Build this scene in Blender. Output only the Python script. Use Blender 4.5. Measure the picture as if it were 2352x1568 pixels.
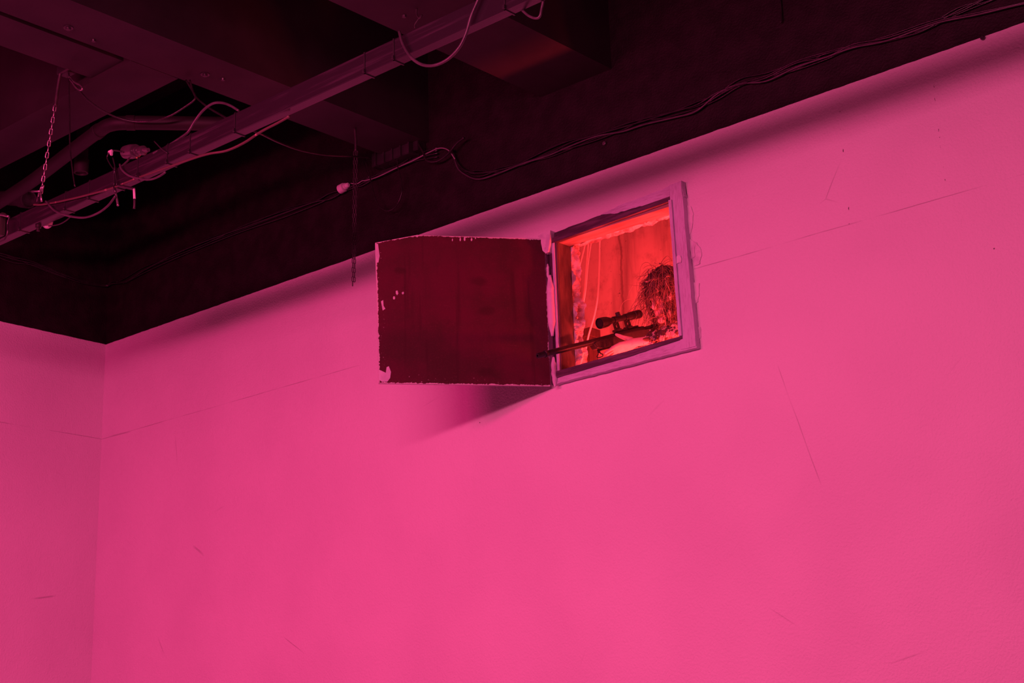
import bpy, bmesh, math, random
import numpy as np
from mathutils import Vector, Matrix, noise as mnoise

for o in list(bpy.data.objects): bpy.data.objects.remove(o)
SC = bpy.context.scene
COL = SC.collection
random.seed(7)
V = Vector

# ------------------------------------------------------------------ camera
YAW, PITCH, ROLL = map(math.radians, (-41.413, 16.139, -1.677))
FPX = 3686.9
CAM = V((8.3623, -5.6, 1.6))
_f = V((math.sin(YAW)*math.cos(PITCH), math.cos(YAW)*math.cos(PITCH), math.sin(PITCH)))
_r = V((math.cos(YAW), -math.sin(YAW), 0)); _u = _r.cross(_f)
CR = _r*math.cos(ROLL)+_u*math.sin(ROLL); CU = -_r*math.sin(ROLL)+_u*math.cos(ROLL)
cd = bpy.data.cameras.new('camera'); cam = bpy.data.objects.new('camera', cd); COL.objects.link(cam)
cam.matrix_world = Matrix(((CR.x, CU.x, -_f.x, CAM.x), (CR.y, CU.y, -_f.y, CAM.y), (CR.z, CU.z, -_f.z, CAM.z), (0, 0, 0, 1)))
cd.sensor_width = 36; cd.lens = FPX/2352*36; cd.clip_start = .05; cd.clip_end = 100
SC.camera = cam

# ------------------------------------------------------------------ world, exposure
w = bpy.data.worlds.new('world'); SC.world = w; w.use_nodes = True
w.node_tree.nodes['Background'].inputs[0].default_value = (0, 0, 0, 1)
w.node_tree.nodes['Background'].inputs[1].default_value = 0
SC.view_settings.view_transform = 'Standard'; SC.view_settings.look = 'None'
SC.view_settings.exposure = 0; SC.view_settings.gamma = 1; SC.view_settings.use_curve_mapping = False

# ------------------------------------------------------------------ lamps: pink batten lights on a rig behind the camera, red lamps and an added red fill in the loft
ROSE, PINK, MAGENTA = (1, .120, .322), (1, .058, .252), (1, .022, .226)      # three batches of gel
def area(name, loc, target, sx, sy, power, col):
    l = bpy.data.lights.new(name, 'AREA'); l.shape = 'RECTANGLE'; l.size = sx; l.size_y = sy; l.energy = power; l.color = col
    o = bpy.data.objects.new(name, l); COL.objects.link(o); o.location = loc
    o.rotation_euler = (V(target)-V(loc)).to_track_quat('-Z', 'Y').to_euler()
    return o
for (x, y, z, tx, ty, p, col) in ((4.5, -5.1, 4.10, 4.0, 0, 122, ROSE), (6.1, -5.0, 4.25, 4.1, 0, 104, ROSE), (8.3, -5.2, 4.32, 6.0, 0, 22, PINK), (2.9, -4.9, 4.17, .2, -.4, 150, MAGENTA)):
    area('pink_batten_light', (x, y, z), (tx, ty, z-6.6), 1.5, .27, p, col)
RED = (1, .037, .045)
def point(name, loc, r, power, col):
    l = bpy.data.lights.new(name, 'POINT'); l.energy = power; l.shadow_soft_size = r; l.color = col
    o = bpy.data.objects.new(name, l); COL.objects.link(o); o.location = loc; return o
point('red_floor_lamp', (4.42, .48, 2.72), .06, 200, RED)
point('red_side_lamp', (5.05, .75, 3.35), .07, 110, RED)
point('red_wall_fill', (3.4, .62, 2.95), .06, 80, RED)  # added fill to brighten loft wall and conduits, no lamp known there

# ------------------------------------------------------------------ rays of the camera met with real planes (used to measure places)
def ray(px, py): return CR*(px-1176)-CU*(py-784)+_f*FPX
def onY(px, py, Y): d = ray(px, py); return CAM+d*((Y-CAM.y)/d.y)
def onX(px, py, X): d = ray(px, py); return CAM+d*((X-CAM.x)/d.x)
def onZ(px, py, Z): d = ray(px, py); return CAM+d*((Z-CAM.z)/d.z)

# ------------------------------------------------------------------ materials
def nt(name):
    m = bpy.data.materials.new(name); m.use_nodes = True
    t = m.node_tree; return m, t, t.nodes['Principled BSDF']
def N(t, kind, **kw):
    n = t.nodes.new(kind)
    for k, v in kw.items():
        if k in n.inputs.keys(): n.inputs[k].default_value = v
        else: setattr(n, k, v)
    return n
def mth(t, op, a, b=None, c=None):
    n = t.nodes.new('ShaderNodeMath'); n.operation = op
    for i, x in enumerate((a, b, c)):
        if x is None: continue
        if isinstance(x, (int, float)): n.inputs[i].default_value = x
        else: t.links.new(x, n.inputs[i])
    return n.outputs[0]
def mixc(t, fac, a, b):
    n = t.nodes.new('ShaderNodeMix'); n.data_type = 'RGBA'
    for i, x in ((0, fac), (6, a), (7, b)):
        if isinstance(x, (int, float)): n.inputs[i].default_value = x
        elif isinstance(x, tuple): n.inputs[i].default_value = (*x[:3], 1)
        else: t.links.new(x, n.inputs[i])
    return n.outputs[2]
def step(t, v, lo, hi):
    n = t.nodes.new('ShaderNodeMapRange'); n.clamp = True; n.interpolation_type = 'SMOOTHSTEP'
    t.links.new(v, n.inputs[0]); n.inputs[1].default_value = lo; n.inputs[2].default_value = hi
    return n.outputs[0]
def coords(t, scale=(1, 1, 1), kind='Object'):
    tc = t.nodes.new('ShaderNodeTexCoord'); mp = t.nodes.new('ShaderNodeMapping'); mp.inputs['Scale'].default_value = scale
    t.links.new(tc.outputs[kind], mp.inputs[0]); return mp.outputs[0]
def nz(t, vec, scale, detail=4, rough=.55):
    n = N(t, 'ShaderNodeTexNoise', Scale=scale, Detail=detail, Roughness=rough); t.links.new(vec, n.inputs['Vector']); return n.outputs['Fac']
def bump(t, b, h, strength, dist=.01):
    n = N(t, 'ShaderNodeBump', Strength=strength, Distance=dist); t.links.new(h, n.inputs['Height']); t.links.new(n.outputs[0], b.inputs['Normal'])
def mat(name, c1, c2=None, scale=8, rough=.5, metal=0, bmp=.1, stretch=(1, 1, 1), lo=.35, hi=.65, spec=.5, bscale=None):
    m, t, b = nt(name)
    vec = coords(t, stretch); f = nz(t, vec, scale)
    t.links.new(mixc(t, step(t, f, lo, hi), c1, c2 or c1), b.inputs['Base Color'])
    b.inputs['Roughness'].default_value = rough; b.inputs['Metallic'].default_value = metal
    b.inputs['Specular IOR Level'].default_value = spec
    if bmp: bump(t, b, nz(t, vec, bscale or scale*4), bmp)
    return m

PAINT_Z, CRACK_Z = 4.474, 3.862
def wall_material(name, axis, seams):
    m, t, b = nt(name)
    tc = t.nodes.new('ShaderNodeTexCoord'); obj = tc.outputs['Object']
    s = t.nodes.new('ShaderNodeSeparateXYZ'); t.links.new(obj, s.inputs[0])
    z = s.outputs['Z']; h = s.outputs[axis]
    big = nz(t, obj, 1.3, 2); mid = nz(t, obj, 9, 3); fine = nz(t, obj, 95, 2)
    white = mixc(t, step(t, big, .3, .75), (.80, .79, .80), (.74, .71, .74))
    # hairline crack between the two casting lifts
    off = mth(t, 'MULTIPLY', mth(t, 'SUBTRACT', nz(t, coords(t, (1, 1, .0)), 2.2, 4), .5), .010)
    dz = mth(t, 'ABSOLUTE', mth(t, 'SUBTRACT', mth(t, 'SUBTRACT', z, CRACK_Z), off))
    crack = mth(t, 'MULTIPLY', mth(t, 'SUBTRACT', 1, step(t, dz, .0006, .0030)), step(t, nz(t, obj, 3.1, 2), .36, .62))
    # pits and pinholes
    vo = N(t, 'ShaderNodeTexVoronoi', Scale=4.2); t.links.new(obj, vo.inputs['Vector'])
    sc = t.nodes.new('ShaderNodeSeparateColor'); t.links.new(vo.outputs['Color'], sc.inputs[0])
    pit = mth(t, 'MULTIPLY', mth(t, 'LESS_THAN', vo.outputs['Distance'], mth(t, 'MULTIPLY', sc.outputs[0], .030)), mth(t, 'GREATER_THAN', sc.outputs[1], .5))
    dark = mth(t, 'MAXIMUM', mth(t, 'MULTIPLY', crack, .42), mth(t, 'MULTIPLY', pit, .85))
    for sx in seams:                                                   # vertical board seams with open pinholes
        wob = mth(t, 'MULTIPLY', mth(t, 'SUBTRACT', nz(t, coords(t, (0, 0, 1)), 3, 2), .5), .05)
        ds = mth(t, 'ABSOLUTE', mth(t, 'SUBTRACT', mth(t, 'SUBTRACT', h, sx), wob))
        ln = mth(t, 'MULTIPLY', mth(t, 'LESS_THAN', ds, mth(t, 'MULTIPLY', nz(t, obj, 90, 2), .0038)), step(t, nz(t, coords(t, (1, 1, 1)), 34, 3), .57, .62))
        ln = mth(t, 'MULTIPLY', ln, mth(t, 'GREATER_THAN', z, CRACK_Z))
        dark = mth(t, 'MAXIMUM', dark, mth(t, 'MULTIPLY', ln, .9))
    # hairline scratches in the plaster
    vs = N(t, 'ShaderNodeTexVoronoi', Scale=1.1, feature='DISTANCE_TO_EDGE'); 
    dist = mixc(t, .12, obj, N(t, 'ShaderNodeTexNoise', Scale=2.5, Detail=4).outputs['Color']); t.links.new(dist, vs.inputs['Vector'])
    hair = mth(t, 'MULTIPLY', mth(t, 'LESS_THAN', vs.outputs['Distance'], .0022), step(t, nz(t, obj, 2.3, 1), .58, .68))
    dark = mth(t, 'MAXIMUM', dark, mth(t, 'MULTIPLY', hair, .3))
    plaster = mixc(t, dark, white, (.06, .04, .05))
    edge = mth(t, 'ADD', PAINT_Z, mth(t, 'MULTIPLY', mth(t, 'SUBTRACT', nz(t, obj, 14, 4), .5), .007))
    isblack = mth(t, 'GREATER_THAN', z, edge)
    blk = mixc(t, step(t, mid, .35, .7), (.008, .005, .006), (.016, .010, .012))
    t.links.new(mixc(t, isblack, plaster, blk), b.inputs['Base Color'])
    b.inputs['Roughness'].default_value = .62; b.inputs['Specular IOR Level'].default_value = .25
    hgt = mth(t, 'ADD', mth(t, 'MULTIPLY', mid, .5), mth(t, 'MULTIPLY', fine, .42))
    bump(t, b, hgt, .65, .012)
    return m

M = {}
M['wall_b'] = wall_material('painted_wall_back', 'X', [onY(1932, 300, 0).x, onY(2160, 330, 0).x])
M['wall_l'] = wall_material('painted_wall_left', 'Y', [])
M['blackbeam'] = mat('black_beam_paint', (.022, .018, .019), (.032, .026, .027), 3, .6, 0, .08, spec=.4)
M['blackceil'] = mat('black_ceiling_paint', (.012, .009, .010), (.02, .015, .016), 3, .8, 0, .1, spec=.2)
M['floor'] = mat('grey_concrete_floor', (.17, .165, .165), (.12, .115, .115), 2, .6)
M['farwall'] = mat('grey_far_wall_paint', (.42, .41, .42), (.36, .35, .36), 2, .7)
M['steel'] = mat('scuffed_dark_steel', (.022, .016, .022), (.075, .05, .07), 9, .27, 0, .04, (.25, 6, 6), .5, .85, .6)
M['darkpipe'] = mat('dark_pipe_paint', (.012, .009, .010), (.018, .014, .015), 5, .6, 0, .05, spec=.35)  # near-black pipe paint, a little darker than the beams
M['cable'] = mat('black_cable_sheath', (.014, .012, .014), (.024, .020, .022), 20, .26, 0, .03, spec=.6)
M['cablegrey'] = mat('grey_cable_sheath', (.055, .042, .052), (.085, .066, .08), 20, .3, 0, .03)
M['cablepale'] = mat('highlit_cable_sheath', (.30, .27, .29), (.22, .19, .21), 9, .35, 0, .03)  # pale tone paints in the highlight along the dark wall bundle
M['cablered'] = mat('orange_cable_sheath_glints', (.10, .06, .05), (.40, .22, .20), 30, .4, 0, .05, (1, 1, 1), .62, .68)  # sparse pale patches are highlights painted into the sheath colour
M['tie'] = mat('black_nylon', (.02, .018, .02), (.03, .026, .03), 20, .3, 0, 0, spec=.7)
M['chain'] = mat('zinc_chain', (.55, .50, .52), (.40, .36, .38), 30, .3, .85, .04)
M['darkchain'] = mat('blackened_chain', (.045, .035, .04), (.07, .055, .06), 30, .45, .4, .04)
M['whiteplastic'] = mat('white_plastic', (.72, .70, .72), (.6, .58, .6), 12, .4, 0, .03)
M['darkplastic'] = mat('black_plastic', (.03, .026, .03), (.045, .04, .044), 12, .35, 0, .05, spec=.6)
M['glossblack'] = mat('glossy_dark_lamp_enamel', (.09, .07, .085), (.06, .045, .055), 12, .2, 0, 0, spec=.9)
M['olivebox'] = mat('dark_olive_enamel', (.035, .045, .03), (.05, .06, .04), 6, .4, 0, .05)
M['smear'] = mat('wall_coloured_plaster', (.76, .74, .77), (.58, .52, .60), 16, .6, 0, .7, (1, 1, 1), .42, .7, bscale=26)
M['putty'] = mat('white_painted_putty', (.70, .66, .74), (.55, .50, .60), 12, .5, 0, .35, (1, 1, 1), .4, .7, bscale=30)
def plaster_frame(name, stretch, bias):
    m, t, b = nt(name)
    vec = coords(t, stretch); o = coords(t)
    f = nz(t, vec, 14, 6, .7); g = nz(t, o, 5, 3)
    k = mth(t, 'ADD', mth(t, 'MULTIPLY', f, .75), mth(t, 'MULTIPLY', g, .35))
    c = mixc(t, step(t, k, bias-.06, bias+.16), (.62, .60, .72), (.42, .35, .45))
    c = mixc(t, step(t, k, bias+.20, bias+.24), c, (.035, .025, .03))
    t.links.new(c, b.inputs['Base Color']); b.inputs['Roughness'].default_value = .55
    bump(t, b, f, .3, .004); return m
M['frame_v'] = plaster_frame('brushed_plaster_upright', (22, 22, 1.6), .56)
M['frame_h'] = plaster_frame('brushed_plaster_level', (1.6, 22, 22), .54)
M['frame_dark'] = mat('dark_painted_wood', (.055, .032, .05), (.13, .075, .115), 7, .5, 0, .15, (1, 8, 8), .4, .7)
M['frame_darkv'] = mat('dark_painted_wood_upright', (.055, .032, .05), (.12, .07, .11), 7, .5, 0, .15, (8, 8, 1), .4, .7)
M['lining'] = mat('raw_brown_board', (.13, .085, .055), (.055, .032, .022), 6, .7, 0, .3, (12, 3, 1), .35, .7)
M['liningtop'] = mat('raw_pale_board', (.42, .30, .24), (.30, .20, .15), 6, .7, 0, .2, (1, 8, 8))
M['rubble'] = mat('broken_plaster', (.78, .68, .62), (.45, .32, .28), 22, .85, 0, .8, lo=.4, hi=.65)
M['conduit'] = mat('white_conduit', (.85, .82, .80), (.8, .75, .72), 20, .4, 0, 0)
M['timber'] = mat('dark_timber', (.06, .03, .025), (.10, .05, .04), 8, .6, 0, .2, (8, 8, 1))
M['gunmetal'] = mat('matt_black_gunmetal', (.012, .010, .010), (.018, .015, .015), 40, .42, 0, .03, spec=.35)
M['gunstock'] = mat('black_synthetic_stock', (.024, .018, .017), (.034, .026, .024), 60, .5, 0, .12, spec=.35)
M['lens'] = mat('scope_lens_glass', (.012, .01, .03), (.02, .015, .05), 5, .06, 0, 0, spec=1)
M['skin'] = mat('skin', (.72, .50, .42), (.66, .43, .36), 30, .5, 0, .08, bscale=90)
M['jute'] = mat('jute_strand', (.22, .13, .09), (.065, .04, .03), 6, .8, 0, 0, lo=.42, hi=.6)
M['jutelight'] = mat('pale_raffia_strand', (.62, .46, .34), (.42, .30, .22), 6, .7, 0, 0)
M['hood'] = mat('dark_camouflage_netting', (.035, .022, .016), (.12, .075, .055), 30, .9, 0, .8, lo=.45, hi=.6)
def camo():
    m, t, b = nt('leaf_camouflage_cloth'); o = coords(t)
    a = step(t, nz(t, o, 13, 3), .5, .54); c = step(t, nz(t, o, 24, 3), .54, .57)
    k = mixc(t, a, (.24, .16, .12), (.07, .04, .03)); k = mixc(t, c, k, (.48, .37, .31))
    t.links.new(k, b.inputs['Base Color']); b.inputs['Roughness'].default_value = .85
    bump(t, b, nz(t, o, 30), .5, .01); return m
M['camo'] = camo()
def inner_wall():
    m, t, b = nt('stained_loft_plaster'); o = coords(t)
    v = nz(t, coords(t, (5, 5, .55)), 1.1, 5); f = nz(t, o, 5, 6, .7); sp = nz(t, o, 34, 3, .7)
    c = mixc(t, step(t, v, .44, .66), (.60, .56, .55), (.27, .24, .235))
    c = mixc(t, mth(t, 'MULTIPLY', step(t, f, .48, .72), .65), c, (.20, .16, .155))
    c = mixc(t, step(t, sp, .68, .74), c, (.12, .09, .09))
    s = t.nodes.new('ShaderNodeSeparateXYZ'); t.links.new(o, s.inputs[0])
    wob = mth(t, 'MULTIPLY', mth(t, 'SUBTRACT', nz(t, coords(t, (0, 0, 1)), 5, 6), .5), .09)
    ds = mth(t, 'ABSOLUTE', mth(t, 'SUBTRACT', mth(t, 'SUBTRACT', s.outputs['X'], onY(1426, 600, 1.6).x), wob))
    c = mixc(t, mth(t, 'MULTIPLY', mth(t, 'SUBTRACT', 1, step(t, ds, .003, .012)), .6), c, (.12, .08, .08))
    t.links.new(c, b.inputs['Base Color']); b.inputs['Roughness'].default_value = .9
    bump(t, b, mth(t, 'ADD', f, mth(t, 'MULTIPLY', sp, .4)), .18, .01); return m
M['loft'] = inner_wall()
def leaf_material():
    m, t, b = nt('flaking_brown_hatch_paint'); o = coords(t)
    s = t.nodes.new('ShaderNodeSeparateXYZ'); t.links.new(o, s.inputs[0]); x, z = s.outputs['X'], s.outputs['Z']
    big = nz(t, o, 3.2, 5, .6); fine = nz(t, o, 38, 6, .75); mid = nz(t, o, 12, 4, .6)
    drip = nz(t, coords(t, (14, 1, .9)), 1.4, 4)
    c = mixc(t, step(t, big, .36, .66), (.100, .018, .034), (.064, .024, .024))
    c = mixc(t, mth(t, 'MULTIPLY', step(t, nz(t, o, 120, 3, .8), .5, .75), .45), c, (.15, .035, .05))
    scr = nz(t, coords(t, (3, 1, 22)), 3, 5, .7)
    c = mixc(t, mth(t, 'MULTIPLY', step(t, scr, .66, .74), .5), c, (.20, .06, .075))
    c = mixc(t, mth(t, 'MULTIPLY', step(t, drip, .56, .72), .6), c, (.05, .016, .02))
    c = mixc(t, mth(t, 'MULTIPLY', step(t, mid, .62, .78), .5), c, (.045, .017, .018))
    # vertical board join with knots
    for (kx, kz, r) in ((.335, .505, .030), (.29, .36, .028), (.30, .06, .034), (.70, .55, .022)):
        d = mth(t, 'SQRT', mth(t, 'ADD', mth(t, 'POWER', mth(t, 'MULTIPLY', mth(t, 'SUBTRACT', x, kx), .55), 2), mth(t, 'POWER', mth(t, 'SUBTRACT', z, kz), 2)))
        d = mth(t, 'ADD', d, mth(t, 'MULTIPLY', mth(t, 'SUBTRACT', mid, .5), .03))
        c = mixc(t, mth(t, 'MULTIPLY', mth(t, 'SUBTRACT', 1, step(t, d, r*.3, r)), .45), c, (.035, .018, .014))
    # worn rim showing the white undercoat
    top = mth(t, 'MINIMUM', mth(t, 'SUBTRACT', .731, z), mth(t, 'SUBTRACT', mth(t, 'SUBTRACT', .871, mth(t, 'MULTIPLY', x, .226)), z))
    left = mth(t, 'SUBTRACT', mth(t, 'ADD', .806, mth(t, 'MULTIPLY', z, .017)), x)
    wob = mth(t, 'MULTIPLY', mth(t, 'SUBTRACT', fine, .5), .03)
    rim = mth(t, 'LESS_THAN', mth(t, 'ADD', top, wob), .0055)
    rim = mth(t, 'MAXIMUM', rim, mth(t, 'LESS_THAN', mth(t, 'ADD', left, wob), .0065))
    rim = mth(t, 'MAXIMUM', rim, mth(t, 'LESS_THAN', mth(t, 'ADD', z, wob), .0035))
    rim = mth(t, 'MAXIMUM', rim, mth(t, 'MULTIPLY', mth(t, 'LESS_THAN', mth(t, 'ADD', x, wob), .004), mth(t, 'GREATER_THAN', z, .12)))
    near = mth(t, 'MINIMUM', left, z)
    fleck = mth(t, 'MULTIPLY', mth(t, 'GREATER_THAN', nz(t, o, 75, 5, .8), .63), mth(t, 'LESS_THAN', mth(t, 'ADD', near, mth(t, 'MULTIPLY', mth(t, 'SUBTRACT', mid, .5), .12)), .03))
    rim = mth(t, 'MAXIMUM', rim, mth(t, 'MULTIPLY', fleck, .8))
    t.links.new(mixc(t, rim, c, (.66, .60, .64)), b.inputs['Base Color'])
    b.inputs['Roughness'].default_value = .6; b.inputs['Specular IOR Level'].default_value = .12
    bump(t, b, mth(t, 'ADD', mid, mth(t, 'MULTIPLY', rim, .5)), .2, .006); return m
M['leaf'] = leaf_material()

# ------------------------------------------------------------------ mesh helpers
def link(name, me, m=None, parent=None, smooth=False):
    o = bpy.data.objects.new(name, me); COL.objects.link(o)
    if m is not None and not me.materials: me.materials.append(m if not isinstance(m, str) else M[m])
    if parent is not None: o.parent = parent
    if smooth:
        for p in me.polygons: p.use_smooth = True
    return o
def empty(name, loc=(0, 0, 0)):
    o = bpy.data.objects.new(name, None); COL.objects.link(o); o.location = loc; o.empty_display_size = .05; return o
def tag(o, label=None, cat=None, group=None, kind=None):
    for k, v in (('label', label), ('category', cat), ('group', group), ('kind', kind)):
        if v: o[k] = v
    return o
def child(o, parent):
    """parent while keeping world-space mesh coordinates"""
    o.parent = parent; o.matrix_parent_inverse = Matrix.Translation(-V(parent.location)) if parent.type == 'EMPTY' and parent.rotation_euler.x == parent.rotation_euler.y == parent.rotation_euler.z == 0 else parent.matrix_basis.inverted()
    return o
def bm_mesh(bm, name):
    bmesh.ops.recalc_face_normals(bm, faces=bm.faces)
    me = bpy.data.meshes.new(name); bm.to_mesh(me); bm.free(); return me
def add_box(bm, lo, hi, mtx=None):
    x0, y0, z0 = lo; x1, y1, z1 = hi
    vs = [bm.verts.new(V(p) if mtx is None else mtx @ V(p)) for p in ((x0,y0,z0),(x1,y0,z0),(x1,y1,z0),(x0,y1,z0),(x0,y0,z1),(x1,y0,z1),(x1,y1,z1),(x0,y1,z1))]
    for f in ((0,3,2,1),(4,5,6,7),(0,1,5,4),(1,2,6,5),(2,3,7,6),(3,0,4,7)): bm.faces.new([vs[i] for i in f])
def boxo(name, lo, hi, m, parent=None, bevel=0):
    bm = bmesh.new(); add_box(bm, lo, hi)
    if bevel: bmesh.ops.bevel(bm, geom=bm.edges[:], offset=bevel, segments=2, affect='EDGES')
    o = link(name, bm_mesh(bm, name), m)
    return child(o, parent) if parent else o
def prism_xz(name, pts, y0, y1, m, parent=None, rough=0, sub=0):
    """outline in the wall plane (x,z) extruded from y0 to y1, edges optionally made uneven"""
    P = []
    n = len(pts)
    for i in range(n):
        a, b = V(pts[i]), V(pts[(i+1) % n]); k = max(1, int((b-a).length/sub)) if sub else 1
        for j in range(k):
            p = a.lerp(b, j/k)
            if rough: p = p+V((mnoise.noise(V((p.x*40, p.y*40, 1.3))), mnoise.noise(V((p.x*40, p.y*40, 7.7)))))*rough
            P.append(p)
    bm = bmesh.new()
    A = [bm.verts.new((p.x, y0+(rough*.4*mnoise.noise(V((p.x*30, p.y*30, 3))) if rough else 0), p.y)) for p in P]; B = [bm.verts.new((p.x, y1, p.y)) for p in P]
    bm.faces.new(A); bm.faces.new(B[::-1]); n = len(P)
    for i in range(n): bm.faces.new((A[i], B[i], B[(i+1) % n], A[(i+1) % n]))
    bmesh.ops.triangulate(bm, faces=[f for f in bm.faces if len(f.verts) > 4])
    o = link(name, bm_mesh(bm, name), m)
    return child(o, parent) if parent else o
def smooth_path(pts, per=6):
    P = [V(p) for p in pts]
    if len(P) < 3: return P
    out = []
    for i in range(len(P)-1):
        p0 = P[i-1] if i else P[0]*2-P[1]; p1, p2 = P[i], P[i+1]; p3 = P[i+2] if i+2 < len(P) else P[-1]*2-P[-2]
        for k in range(per):
            u = k/per
            out.append(.5*((2*p1)+(p2-p0)*u+(2*p0-5*p1+4*p2-p3)*u*u+(3*p1-p0-3*p2+p3)*u**3))
    out.append(P[-1]); return out
def sweep(bm, P, rad, sides=8, cap=True):
    """tube along P; rad a number or a list"""
    n = len(P); rings = []; up = None
    for i, p in enumerate(P):
        t = (P[min(i+1, n-1)]-P[max(i-1, 0)])
        if t.length < 1e-9: t = V((0, 0, 1))
        t.normalize()
        if up is None: up = V((0, 0, 1)) if abs(t.z) < .9 else V((1, 0, 0))
        a = up-t*up.dot(t)
        if a.length < 1e-6: a = t.orthogonal()
        a.normalize(); up = a; b = t.cross(a); r = rad if isinstance(rad, (int, float)) else rad[i]
        rings.append([bm.verts.new(p+(a*math.cos(q)+b*math.sin(q))*r) for q in (2*math.pi*k/sides for k in range(sides))])
    for i in range(n-1):
        for k in range(sides): bm.faces.new((rings[i][k], rings[i][(k+1) % sides], rings[i+1][(k+1) % sides], rings[i+1][k]))
    if cap: bm.faces.new(rings[0][::-1]); bm.faces.new(rings[-1])
def tube(name, pts, r, m, parent=None, sides=8, per=6):
    bm = bmesh.new(); sweep(bm, smooth_path(pts, per), r, sides)
    o = link(name, bm_mesh(bm, name), m, smooth=True)
    return child(o, parent) if parent else o
def turned(bm, p0, p1, prof, sides=20):
    """lathe: prof = [(distance along p0->p1, radius)...]"""
    p0, p1 = V(p0), V(p1); d = (p1-p0).normalized()
    sweep_lathe(bm, p0, d, prof, sides)
def sweep_lathe(bm, p0, d, prof, sides):
    a = d.orthogonal().normalized(); b = d.cross(a); rings = []
    for s, r in prof:
        rings.append([bm.verts.new(p0+d*s+(a*math.cos(q)+b*math.sin(q))*r) for q in (2*math.pi*k/sides for k in range(sides))])
    for i in range(len(rings)-1):
        for k in range(sides): bm.faces.new((rings[i][k], rings[i][(k+1) % sides], rings[i+1][(k+1) % sides], rings[i+1][k]))
    bm.faces.new(rings[0][::-1]); bm.faces.new(rings[-1])
def lathe(name, p0, p1, prof, m, parent=None, sides=20, smooth=True):
    bm = bmesh.new(); turned(bm, p0, p1, prof, sides)
    o = link(name, bm_mesh(bm, name), m, smooth=False)
    if smooth:
        for p in o.data.polygons: p.use_smooth = len(p.vertices) == 4
        try: o.data.set_sharp_from_angle(angle=.6)
        except Exception: pass
    return child(o, parent) if parent else o

# ================================================================== THE ROOM
HX0, HX1, HZ0, HZ1, T = 3.725, 4.445, 3.535, 4.20, .14        # hole of the hatch, wall thickness
RX, RY, CZ, BZ = 10.8, -9.0, 6.0, 4.97                        # right wall, front wall, ceiling, underside of the beams
bm = bmesh.new()
xs = [-.2, HX0, HX1, RX+.2]; zs = [0, HZ0, HZ1, CZ]
def holed(bm, y):
    g = [[bm.verts.new((x, y, z)) for z in zs] for x in xs]
    for i in range(3):
        for j in range(3):
            if (i, j) != (1, 1): bm.faces.new((g[i][j], g[i+1][j], g[i+1][j+1], g[i][j+1]))
    return g
ga, gb = holed(bm, 0), holed(bm, T)
ring = [(1, 1), (2, 1), (2, 2), (1, 2)]
for k in range(4):
    a, b = ring[k], ring[(k+1) % 4]
    bm.faces.new((ga[a[0]][a[1]], gb[a[0]][a[1]], gb[b[0]][b[1]], ga[b[0]][b[1]]))
wall_back = tag(link('wall_back', bm_mesh(bm, 'wall_back'), 'wall_b'), kind='structure')
tag(boxo('wall_left', (-.2, RY, 0), (0, 0, CZ), 'wall_l'), kind='structure')
tag(boxo('wall_right', (RX, RY, 0), (RX+.2, 0, CZ), 'farwall'), kind='structure')
tag(boxo('wall_front', (-.2, RY-.2, 0), (RX+.2, RY, CZ), 'farwall'), kind='structure')
tag(boxo('floor', (-.2, RY, -.2), (RX+.2, 0, 0), 'floor'), kind='structure')
ceiling = tag(boxo('ceiling', (-.2, RY, CZ), (RX+.2, 0, CZ+.2), 'blackceil'), kind='structure')
# beams carried by the ceiling
beam1 = boxo('beam', (2.585, RY, BZ), (2.882, 0, CZ), 'blackbeam', ceiling)
beam2 = boxo('beam', (3.662, RY, BZ), (4.108, 0, CZ), 'blackbeam', ceiling)
for x in (5.25, 6.75, 8.25): boxo('beam', (x, RY, BZ), (x+.44, 0, CZ), 'blackbeam', ceiling)
crossb = boxo('cross_beam', (0, -1.66, BZ), (2.58, -1.392, CZ), 'blackbeam', ceiling)
boxo('cross_beam', (2.882, -2.9, BZ), (3.66, -2.55, CZ), 'blackbeam', ceiling)  # unseen beam added to keep the recess behind it in shade
boxo('cross_beam', (4.108, -2.9, BZ), (5.25, -2.55, CZ), 'blackbeam', ceiling)  # likewise unseen, put in to shade its ceiling bay
boxo('cross_beam', (5.69, -2.9, BZ), (6.75, -2.55, CZ), 'blackbeam', ceiling)  # unseen as well, added for the shade it throws into the bay
flange = boxo('soffit_plate', (2.262, RY, BZ+.02), (2.520, -1.66, BZ+.05), 'blackbeam', ceiling)
for (px, py) in ((157, 63), (471, 170)):
    p = onZ(px, py, BZ); lathe('bolt', p, p-V((0, 0, 1)), [(0, .022), (.004, .022), (.004, .012), (.012, .011)], 'tie', ceiling, 14)
for (px, py) in ((215, 92), (512, 181), (928, 36)):
    p = onZ(px, py, BZ); lathe('bolt', p, p-V((0, 0, 1)), [(0, .011), (.008, .009)], 'tie', ceiling, 10)
p = onZ(957, 20, BZ)
tube('hook', [p, p+V((0, 0, -.03)), p+V((.012, .005, -.05)), p+V((.02, .01, -.035)), p+V((-.01, 0, -.07)), p+V((-.012, 0, -.09))], .004, 'darkchain', ceiling)

# the loft behind the wall
LY, LZ = 1.6, 2.35
tag(boxo('wall_loft_back', (1.5, LY, LZ), (6, LY+.15, 5.9), 'loft'), kind='structure')
tag(boxo('wall_loft_left', (1.4, T, LZ), (1.5, LY, 5.9), 'loft'), kind='structure')
tag(boxo('wall_loft_right', (6, T, LZ), (6.1, LY, 5.9), 'loft'), kind='structure')
tag(boxo('ceiling_loft', (1.4, T, 5.8), (6.1, LY, 5.9), 'loft'), kind='structure')
tag(boxo('floor_loft', (1.4, T, LZ-.1), (6.1, LY, LZ), 'floor'), kind='structure')

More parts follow.
